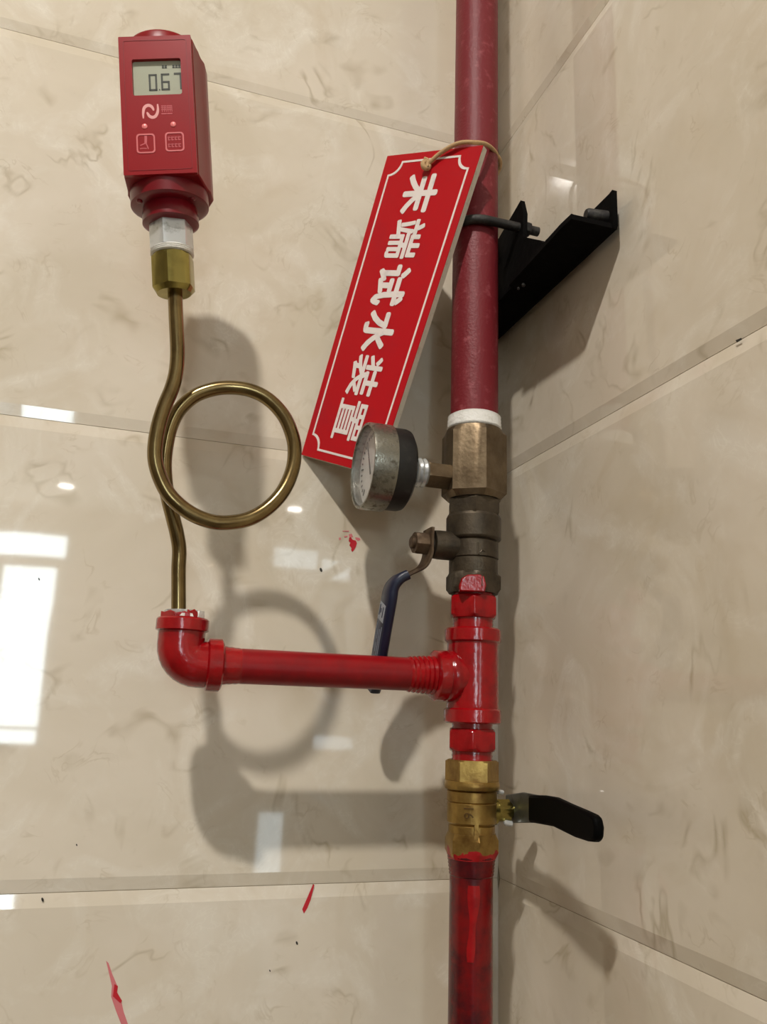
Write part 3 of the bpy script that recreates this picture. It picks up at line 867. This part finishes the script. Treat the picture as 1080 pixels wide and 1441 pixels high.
# body: front flat, widening to the middle, then back
FT = 0.0026
prof = [(-HWF / 2 - 0.0004, HDF - FT), (HWF / 2 + 0.0004, HDF - FT), (HWB / 2 - 0.0012, 0.004), (HWB / 2, 0.0), (HWB / 2, -0.010), (HWB / 2 - 0.006, -0.0225), (-HWB / 2 + 0.006, -0.0225), (-HWB / 2, -0.010), (-HWB / 2, 0.0), (-HWB / 2 + 0.0012, 0.004)]
body = MB().prism([H(r, f, HZ0) for r, f in prof], HD * (HZ1 - HZ0))
build('housing', body, 'red_case', t, bevel=0.0009)
build('cap', MB().lathe(A0, HD, [(HZ1 - 0.002, 0.0222), (HZ1 + 0.0050, 0.0220), (HZ1 + 0.0068, 0.0210), (HZ1 + 0.0080, 0.0180), (HZ1 + 0.0084, 0.010)], 48), 'red_case', t)


def PF(u, v, h=0.0):
    """point on the front: u across 0..1, v down 0..1, h proud"""
    return H((u - 0.5) * HWF, HDF + h, HZ1 + (HZ0 - HZ1) * v)


def flat(mb, poly, h0, h1):
    mb.prism([PF(u, v, h0) for u, v in poly], HF * (h1 - h0)); return mb


def rrect(u0, v0, u1, v1, rad=0.03, n=5):
    asp = HWF / (HZ1 - HZ0); ru, rv = rad, rad * asp; out = []
    for (cu, cv, a0) in ((u1 - ru, v0 + rv, -90), (u1 - ru, v1 - rv, 0), (u0 + ru, v1 - rv, 90), (u0 + ru, v0 + rv, 180)):
        for k in range(n):
            a = math.radians(a0 + 90 * k / (n - 1)); out.append((cu + ru * math.cos(a), cv + rv * math.sin(a)))
    return out


def frame_loop(outer, inner, h0, h1):
    """flat ring between two outlines of equal length"""
    n = len(outer); mb = MB()
    vs = [PF(u, v, h0) for u, v in outer] + [PF(u, v, h0) for u, v in inner] + [PF(u, v, h1) for u, v in outer] + [PF(u, v, h1) for u, v in inner]
    fs = []
    for i in range(n):
        j = (i + 1) % n
        fs += [(2 * n + i, 2 * n + j, 3 * n + j, 3 * n + i), (i, n + i, n + j, j), (i, j, 2 * n + j, 2 * n + i), (n + i, 3 * n + i, 3 * n + j, n + j)]
    return mb.add(vs, fs)


S0, S1, T0, T1 = 0.172, 0.845, 0.168, 0.432           # screen opening
panel = build('front_panel', frame_loop(rrect(0.0, 0.0, 1.0, 1.0, 0.012), rrect(S0, T0, S1, T1, 0.03), -FT - 0.0002, 0.0), 'red_panel', t)
rim = build('panel_rim', frame_loop(rrect(0.062, 0.03, 0.938, 0.972, 0.03), rrect(0.070, 0.034, 0.930, 0.968, 0.026), -0.0001, 0.00018), 'red_case', t)
scr = build('screen', flat(MB(), rrect(S0 - 0.005, T0 - 0.003, S1 + 0.005, T1 + 0.003, 0.03), -FT - 0.0001, -FT + 0.0003), 'lcd', t)
dg = MB()


def seg7(mb, u, v, w, h, segs):
    """seven segments as slim slabs; u,v top-left in front coordinates"""
    th = 0.026; tv = th * HWF / (HZ1 - HZ0)
    S = {'a': (u, v, u + w, v + tv), 'g': (u, v + h / 2 - tv / 2, u + w, v + h / 2 + tv / 2), 'd': (u, v + h - tv, u + w, v + h),
         'f': (u, v, u + th, v + h / 2), 'b': (u + w - th, v, u + w, v + h / 2), 'e': (u, v + h / 2, u + th, v + h), 'c': (u + w - th, v + h / 2, u + w, v + h)}
    for s in segs:
        a = S[s]; k = 0.004
        flat(mb, [(a[0] + k, a[1]), (a[2] - k, a[1]), (a[2], a[1] + k / 2), (a[2], a[3] - k / 2), (a[2] - k, a[3]), (a[0] + k, a[3]), (a[0], a[3] - k / 2), (a[0], a[1] + k / 2)], -FT + 0.0003, -FT + 0.0005)


seg7(dg, 0.385, 0.263, 0.115, 0.122, 'abcdef')
seg7(dg, 0.555, 0.261, 0.118, 0.122, 'acdefg')
seg7(dg, 0.735, 0.258, 0.105, 0.120, 'abc')
flat(dg, [(0.522, 0.374), (0.537, 0.374), (0.537, 0.382), (0.522, 0.382)], -FT + 0.0003, -FT + 0.0005)
child('digits', dg, 'lcd_ink', scr, t)
un = MB()
for (u0, u1) in ((0.575, 0.605), (0.612, 0.645), (0.72, 0.752), (0.760, 0.795), (0.802, 0.835)):
    flat(un, [(u0, 0.200), (u1, 0.200), (u1, 0.208), (u0, 0.208)], -FT + 0.0003, -FT + 0.0005)
    flat(un, [(u0, 0.214), (u1, 0.214), (u1, 0.222), (u0, 0.222)], -FT + 0.0003, -FT + 0.0005)
    flat(un, [(u0 + 0.008, 0.200), (u0 + 0.020, 0.200), (u0 + 0.020, 0.222), (u0 + 0.008, 0.222)], -FT + 0.0003, -FT + 0.0005)
child('unit_marks', un, 'lcd_ink', scr, t)
# emblem: two interlocked hooks
ZU = lambda x, y: ((190 + x / 13.5 - 168.5) / 104.0, (140 + y / 13.5 - 50.5 - 0.5) / 193.5)


def stroke(mb, pts, w, h=0.00001, taper=None):
    """flat stroke along front-panel points, w in metres"""
    P = smooth_path([PF(u, v, h) for u, v in pts], 5)
    secs = []
    for i, q in enumerate(P):
        a = P[max(i - 1, 0)]; b = P[min(i + 1, len(P) - 1)]; tg = b - a; tg /= np.linalg.norm(tg)
        sd = np.cross(HF, tg); f = i / (len(P) - 1); ww = w * (1 if taper is None else taper(f))
        secs.append([q - sd * ww / 2, q + sd * ww / 2, q + sd * ww / 2 + HF * 0.00012, q - sd * ww / 2 + HF * 0.00012])
    return mb.ribbon(secs)


lg = MB()
tpf = lambda f: 1.25 - 0.75 * abs(2 * f - 1) ** 2
stroke(lg, [ZU(*q) for q in ((132, 365), (132, 270), (150, 180), (190, 135), (245, 122), (295, 145), (325, 190), (335, 225))], 0.0015, taper=tpf)
stroke(lg, [ZU(*q) for q in ((415, 105), (418, 200), (400, 280), (360, 335), (305, 350), (250, 325), (220, 280), (208, 250))], 0.0015, taper=tpf)
build('emblem', lg, 'pink_ink', t)
ft = MB()
for (x0_, x1_) in ((480, 580), (590, 690)):     # faded maker's characters beside the emblem
    for y_ in (140, 175, 210): stroke(ft, [ZU(x0_, y_), ZU((x0_ + x1_) / 2, y_), ZU(x1_, y_)], 0.0004)
    for x_ in (x0_ + 20, x0_ + 60, x0_ + 95): stroke(ft, [ZU(x_, 135), ZU(x_, 190), ZU(x_, 255)], 0.00035)
    stroke(ft, [ZU(x0_, 290), ZU((x0_ + x1_) / 2, 290), ZU(x1_, 290)], 0.0006)
build('faded_lettering', ft, 'pink_faint', t)
for (x_, y_) in ((148, 515), (697, 498)):
    c0 = PF(*ZU(x_, y_), -0.0001)
    build('indicator_light', MB().lathe(c0, HF, [(0, 0.00165), (0.0004, 0.00155), (0.0007, 0.0009), (0.0008, 0.0002)], 16), 'led', t)
for (bx0, bx1, by0, by1, mark) in ((-20, 335, 655, 1020, 0), (530, 890, 645, 1005, 1)):
    o_ = rrect(*ZU(bx0, by0), *ZU(bx1, by1), 0.045, 5); i_ = rrect(*ZU(bx0 + 26, by0 + 26), *ZU(bx1 - 26, by1 - 26), 0.035, 5)
    bt = build('button', frame_loop(o_, i_, -0.0001, 0.00025), 'button_ink', t)
    mk = MB()
    if mark == 0:
        stroke(mk, [ZU(160, 690), ZU(160, 750), ZU(155, 830)], 0.0014)
        stroke(mk, [ZU(50, 870), ZU(100, 850), ZU(150, 830)], 0.0006); stroke(mk, [ZU(160, 830), ZU(190, 900), ZU(200, 940)], 0.0006)
        stroke(mk, [ZU(40, 930), ZU(110, 925), ZU(170, 930)], 0.0005)
    else:
        for yy in (760, 890):
            for k in range(4):
                q0 = 590 + k * 65
                stroke(mk, [ZU(q0, yy - 35), ZU(q0 + 5, yy), ZU(q0, yy + 35)], 0.00045)
                stroke(mk, [ZU(q0 - 10, yy - 20), ZU(q0 + 20, yy - 25), ZU(q0 + 45, yy - 20)], 0.00045)
                stroke(mk, [ZU(q0, yy + 25), ZU(q0 + 20, yy + 28), ZU(q0 + 40, yy + 22)], 0.00045)
    child('button_symbol', mk, 'pink_faint', bt, t)
for a_ in (-0.9, 0.9, 2.6, -2.6):
    sw = MB()
    c0 = A0 + HD * 0.0500 + (HR * math.sin(a_) + HF * math.cos(a_)) * 0.0195
    sw.lathe(c0, -HD, [(-0.001, 0.0017), (0.0006, 0.0017), (0.0009, 0.0012)], 12)
    build('collar_screw', sw, 'red_collar', t)

# ================================================================== HANGING TAG
TC = np.array([[-0.1115, -0.0398, 0.2404], [-0.0636, -0.1011, 0.2166], [-0.1137, -0.0470, -0.0234]])
TC = TC + np.array([0, -0.0145, 0])          # lower corner just touches the tiles
tn0 = np.cross(TC[1] - TC[0], TC[2] - TC[1]); tn0 /= np.linalg.norm(tn0)
if tn0[1] > 0: tn0 = -tn0
TPIX = [(546, 220), (681, 205), (531, 669), (425, 640)]
Q = [on_plane(u, TC[1], tn0) for u in TPIX]
TW = np.linalg.norm(Q[1] - Q[0]); TL = np.linalg.norm(Q[3] - Q[0])


def TP(u, v, h=0.0):
    return Q[0] * (1 - u) * (1 - v) + Q[1] * u * (1 - v) + Q[2] * u * v + Q[3] * (1 - u) * v + tn0 * h


def tag_uv(px):
    P = on_plane(px, TC[1], tn0); u, v = 0.5, 0.5
    for _ in range(20):
        e = P - TP(u, v); du = TP(u + 1e-4, v) - TP(u, v); dv = TP(u, v + 1e-4) - TP(u, v)
        s, *_ = np.linalg.lstsq(np.array([du, dv]).T / 1e-4, e, rcond=None); u += s[0]; v += s[1]
    return u, v


TH = 0.0052
t = thing('hanging_tag', 'red sign tag with white Chinese lettering hanging from the riser by twine', 'sign', Q[3])
NV = 12
ts = [[TP(0, i / NV, 0), TP(1, i / NV, 0), TP(1, i / NV, -TH), TP(0, i / NV, -TH)] for i in range(NV + 1)]
build('core_board', MB().ribbon(ts), 'tag_core', t)
build('printed_face', MB().prism([TP(0, 0, 0.0001), TP(1, 0, 0.0001), TP(1, 1, 0.0001), TP(0, 1, 0.0001)], tn0 * 0.0004), 'tag_red', t)
# border with scooped corners
def border(ins, rad):
    iu, iv = ins / TW, ins / TL; ru, rv = rad / TW, rad / TL; out = []
    for (cu, cv, a0, a1) in ((iu, iv, 90, 0), (1 - iu, iv, 180, 90), (1 - iu, 1 - iv, 270, 180), (iu, 1 - iv, 360, 270)):
        for k in range(8):
            a = math.radians(a0 + (a1 - a0) * k / 7); out.append((cu + ru * math.cos(a), cv + rv * math.sin(a)))
    return out


bo, bi = border(0.0060, 0.0105), border(0.0076, 0.0104)
n = len(bo); bm_ = MB()
bm_.add([TP(u, v, 0.0005) for u, v in bo] + [TP(u, v, 0.0005) for u, v in bi] + [TP(u, v, 0.0008) for u, v in bo] + [TP(u, v, 0.0008) for u, v in bi],
        [f for i in range(n) for j in [(i + 1) % n] for f in ((2 * n + i, 2 * n + j, 3 * n + j, 3 * n + i), (i, n + i, n + j, j), (i, j, 2 * n + j, 2 * n + i), (n + i, 3 * n + i, 3 * n + j, n + j))])
build('border_line', bm_, 'tag_ink', t)
CH = 0.0302
for chx, px in zip('末端试水装置', ((592, 273), (571, 337), (551, 402), (533, 467), (514.5, 529), (493, 592))):
    vs, fs = text_mesh(chx, 1.0, 0.0, 0.0)
    a = np.array(vs); s = 1.0 / max(a[:, 0].max() - a[:, 0].min(), a[:, 1].max() - a[:, 1].min())
    cu, cv = tag_uv(px); mb = MB()
    bold = {'置': 0.012, '端': 0.022, '装': 0.022}.get(chx, 0.034)
    for k, (ox, oy) in enumerate(((0, 0), (1, 0), (-1, 0), (0, 1), (0, -1), (0.7, 0.7), (-0.7, 0.7), (0.7, -0.7), (-0.7, -0.7))):
        mb.add([TP(cu + (v[1] + oy * bold) * s * CH / TW, cv + (v[0] + ox * bold) * s * CH / TL, 0.0008 + k * 0.000012) for v in vs], fs)
    build('character', mb, 'tag_ink', t)

# ---- twine
hole = tag_uv((604, 236))
K = TP(*hole, 0.0032)
ring = []
knot = TP(*hole, 0.003)
tw = [knot, on_plane((624, 219), TC[1], tn0) + tn0 * 0.0035, on_plane((648, 206), TC[1], tn0) + tn0 * 0.0035, on_y((668, 200.5), -0.1060), on_y((686, 204), -0.0965),
      on_y((699, 217), -0.0830), on_y((703.5, 236), -0.0700), np.array([-0.0400, -0.0556, 0.213]), np.array([-0.052, -0.0530, 0.209]), np.array([-0.070, -0.0590, 0.212]), TP(*hole, -TH - 0.002), ]
t = thing('twine_loop', 'tan twine knotted through the red tag and looped round the riser', 'twine', K)
build('cord', MB().tube(smooth_path(tw, 8), 0.0016, 10), 'twine', t, sharp=80)
kb = MB()
kb.tube(smooth_path([K + tn0 * 0.001 + np.array(q) * 0.001 for q in ((-2, 0, 4), (1.5, 0, 3), (2, 0, -2), (-1.5, 0, -3), (-2.5, 0, 0.5), (0.5, 0, 2), (1, 0, -4))], 5), 0.0019, 9)
build('knot', kb, 'twine', t, sharp=80)

# ================================================================== WALL BRACKET AND U BOLT
XV = -0.010
c_end_b, c_end_t = on_x((862, 321), XV), on_x((862, 267), XV)
bz, by = float(c_end_b[2]), float(c_end_b[1])
bt_ = float(c_end_t[2])
t = thing('wall_bracket', 'black iron angle bracket reaching out of the wall behind the riser', 'bracket', (XV, 0.0, bz))
leg = [(0.004, bz), (by, bz), (by - 0.0012, bz + 0.002), (by - 0.0015, bt_), (by + 0.002, bt_ - 0.0006), (by + 0.05, bt_), (0.004, bt_)]
build('angle_leg', MB().prism([(XV, y, z) for y, z in leg], (0.0035, 0, 0)), 'black_iron', t)
XF = float(on_y((803, 309), by)[0]) + 0.001
fl = [(XV, 0.004), (XV, by), (XF + 0.002, by + 0.0005), (XF, by + 0.0002), (XF - 0.0006, by + 0.012), (XF + 0.001, -0.096), (-0.0345, -0.093), (-0.0345, 0.004)]
build('angle_flange', MB().prism([(x, y, bz) for x, y in fl], (0, 0, 0.0035)), 'black_iron', t)
XP = -0.0285
pl_ = [on_x(u, XP) for u in ((733, 282), (737, 300), (736, 333), (760, 338), (770, 345), (748, 420), (700, 470))]
pp = [pl_[0], pl_[1], pl_[2], pl_[3], pl_[4], np.array([XP, -0.100, bz + 0.0036]), np.array([XP, -0.02, bz + 0.0036]), np.array([XP, -0.02, 0.150]), np.array([XP, -0.045, 0.170])]
build('seat_plate', MB().prism(pp, (0.0035, 0, 0)), 'black_iron', t)
gp = [on_x(u, XP + 0.004) for u in ((803, 309), (805, 318), (811, 319), (806, 334), (790, 352), (763, 352), (768, 338))]
build('torn_tab', MB().prism(gp, (0.003, 0, 0)), 'black_iron', t)
bl = MB()
c0 = on_x((853, 306), XV)
bl.lathe(c0, (-1, 0.12, -0.02), [(-0.001, 0.0042), (0.0125, 0.0042), (0.0138, 0.0034)], 16)
build('bolt', bl, 'iron_worn', t)
for (u, s_) in (((790, 337), 5), ((783, 350), 4), ((737, 401), 3.5), ((730, 406), 2.5)):
    c0 = on_y(u, -0.11) if u[0] < 760 else on_y(u, -0.145)
    r = m_at(c0, s_); wl = MB(); wl.lathe(c0, (0.6, 1, 0.4), [(-r, r * 0.3), (-r * 0.5, r * 0.75), (r * 0.6, r * 0.8), (r * 1.4, r * 0.3)], 10)
    build('weld_bead', wl, 'iron_worn', t)

UZ = float(on_y((672, 309), AY - 0.0185)[2])
RU = R_UP + 0.0035
ub = [(-0.0125, AY - RU, UZ), (-0.03, AY - RU, UZ)]
for i in range(25):
    a = -math.pi / 2 - math.pi * i / 24
    ub.append((AX + RU * math.cos(a), AY + RU * math.sin(a), UZ))
ub += [(-0.03, AY + RU, UZ), (-0.0125, AY + RU, UZ)]
t = thing('u_bolt', 'dark iron U bolt clamping the riser to the bracket', 'bolt', (AX, AY - RU, UZ - 0.003))
build('rod', MB().tube(ub, 0.0034, 14), 'iron_worn', t, sharp=60)
for sgn in (-1, 1):
    build('nut', MB().hexa((0, AY + sgn * RU, UZ), (1, 0, 0), [(-0.0249, 0.0050), (-0.0244, 0.0056), (-0.0205, 0.0056), (-0.020, 0.0050)], 0.0098, 0.2), 'iron_worn', t, sharp=25)

# ================================================================== MARKS ON THE TILES
def blot(name, pix, material, th=0.00035, wall='L'):
    if wall == 'L':
        P = [on_y(u, -0.00005) for u in pix]; off = (0, -th, 0); par = wall_left
    else:
        P = [on_x(u, -0.00005) for u in pix]; off = (-th, 0, 0); par = wall_right
    o = build(name, MB().prism(P, off), material); o.parent = par
    return o


Z = lambda x, y: (460 + x / 10.8, 720 + y / 10.8)
blot('paint_splash', [Z(*q) for q in ((340, 400), (360, 385), (395, 430), (440, 440), (458, 480), (440, 540), (410, 590), (388, 612), (372, 585), (378, 555), (345, 510), (362, 470), (335, 450))], 'paint_red')
for q in (((335, 345), (380, 335), (400, 385), (345, 400)), ((435, 390), (500, 400), (515, 430), (480, 445), (440, 425)), ((185, 395), (215, 395), (215, 430), (190, 435)), ((240, 290), (340, 290), (335, 308), (245, 302)), ((265, 370), (320, 365), (310, 390), (270, 395))):
    blot('paint_splash', [Z(*u) for u in q], 'paint_pink', 0.0002)
Z5 = lambda x, y: (x / 1.6875, 1180 + y / 1.6875)
blot('paint_streak', [Z5(*q) for q in ((744, 108), (747, 110), (738, 145), (730, 165), (722, 178), (718, 168), (728, 145), (738, 122))], 'paint_red', 0.0003)
blot('paint_streak', [Z5(*q) for q in ((252, 290), (258, 296), (266, 320), (278, 348), (276, 365), (288, 385), (294, 412), (306, 446), (290, 446), (276, 410), (264, 375), (266, 350))], 'paint_pink', 0.0003)
blot('paint_streak', [Z5(*q) for q in ((272, 345), (280, 350), (278, 365), (290, 385), (286, 390), (268, 374))], 'paint_red', 0.0005)
for u, s in (((452, 802), 2.6), ((60, 1266), 2.6), ((418, 1327), 2.2), ((55, 815), 1.8), ((108, 1189), 1.4), ((400, 694), 1.4), ((380, 1366), 1.4)):
    blot('dirt_speck', [(u[0] + s * math.cos(a) * 0.7 + 0.3 * s * math.sin(a), u[1] + s * math.sin(a) * 1.2) for a in [2 * math.pi * k / 7 for k in range(7)]], 'speck', 0.0002)
blot('chip', [(1036, 479), (1044, 475.5), (1045, 478), (1038, 482)], 'speck', 0.0002, 'R')
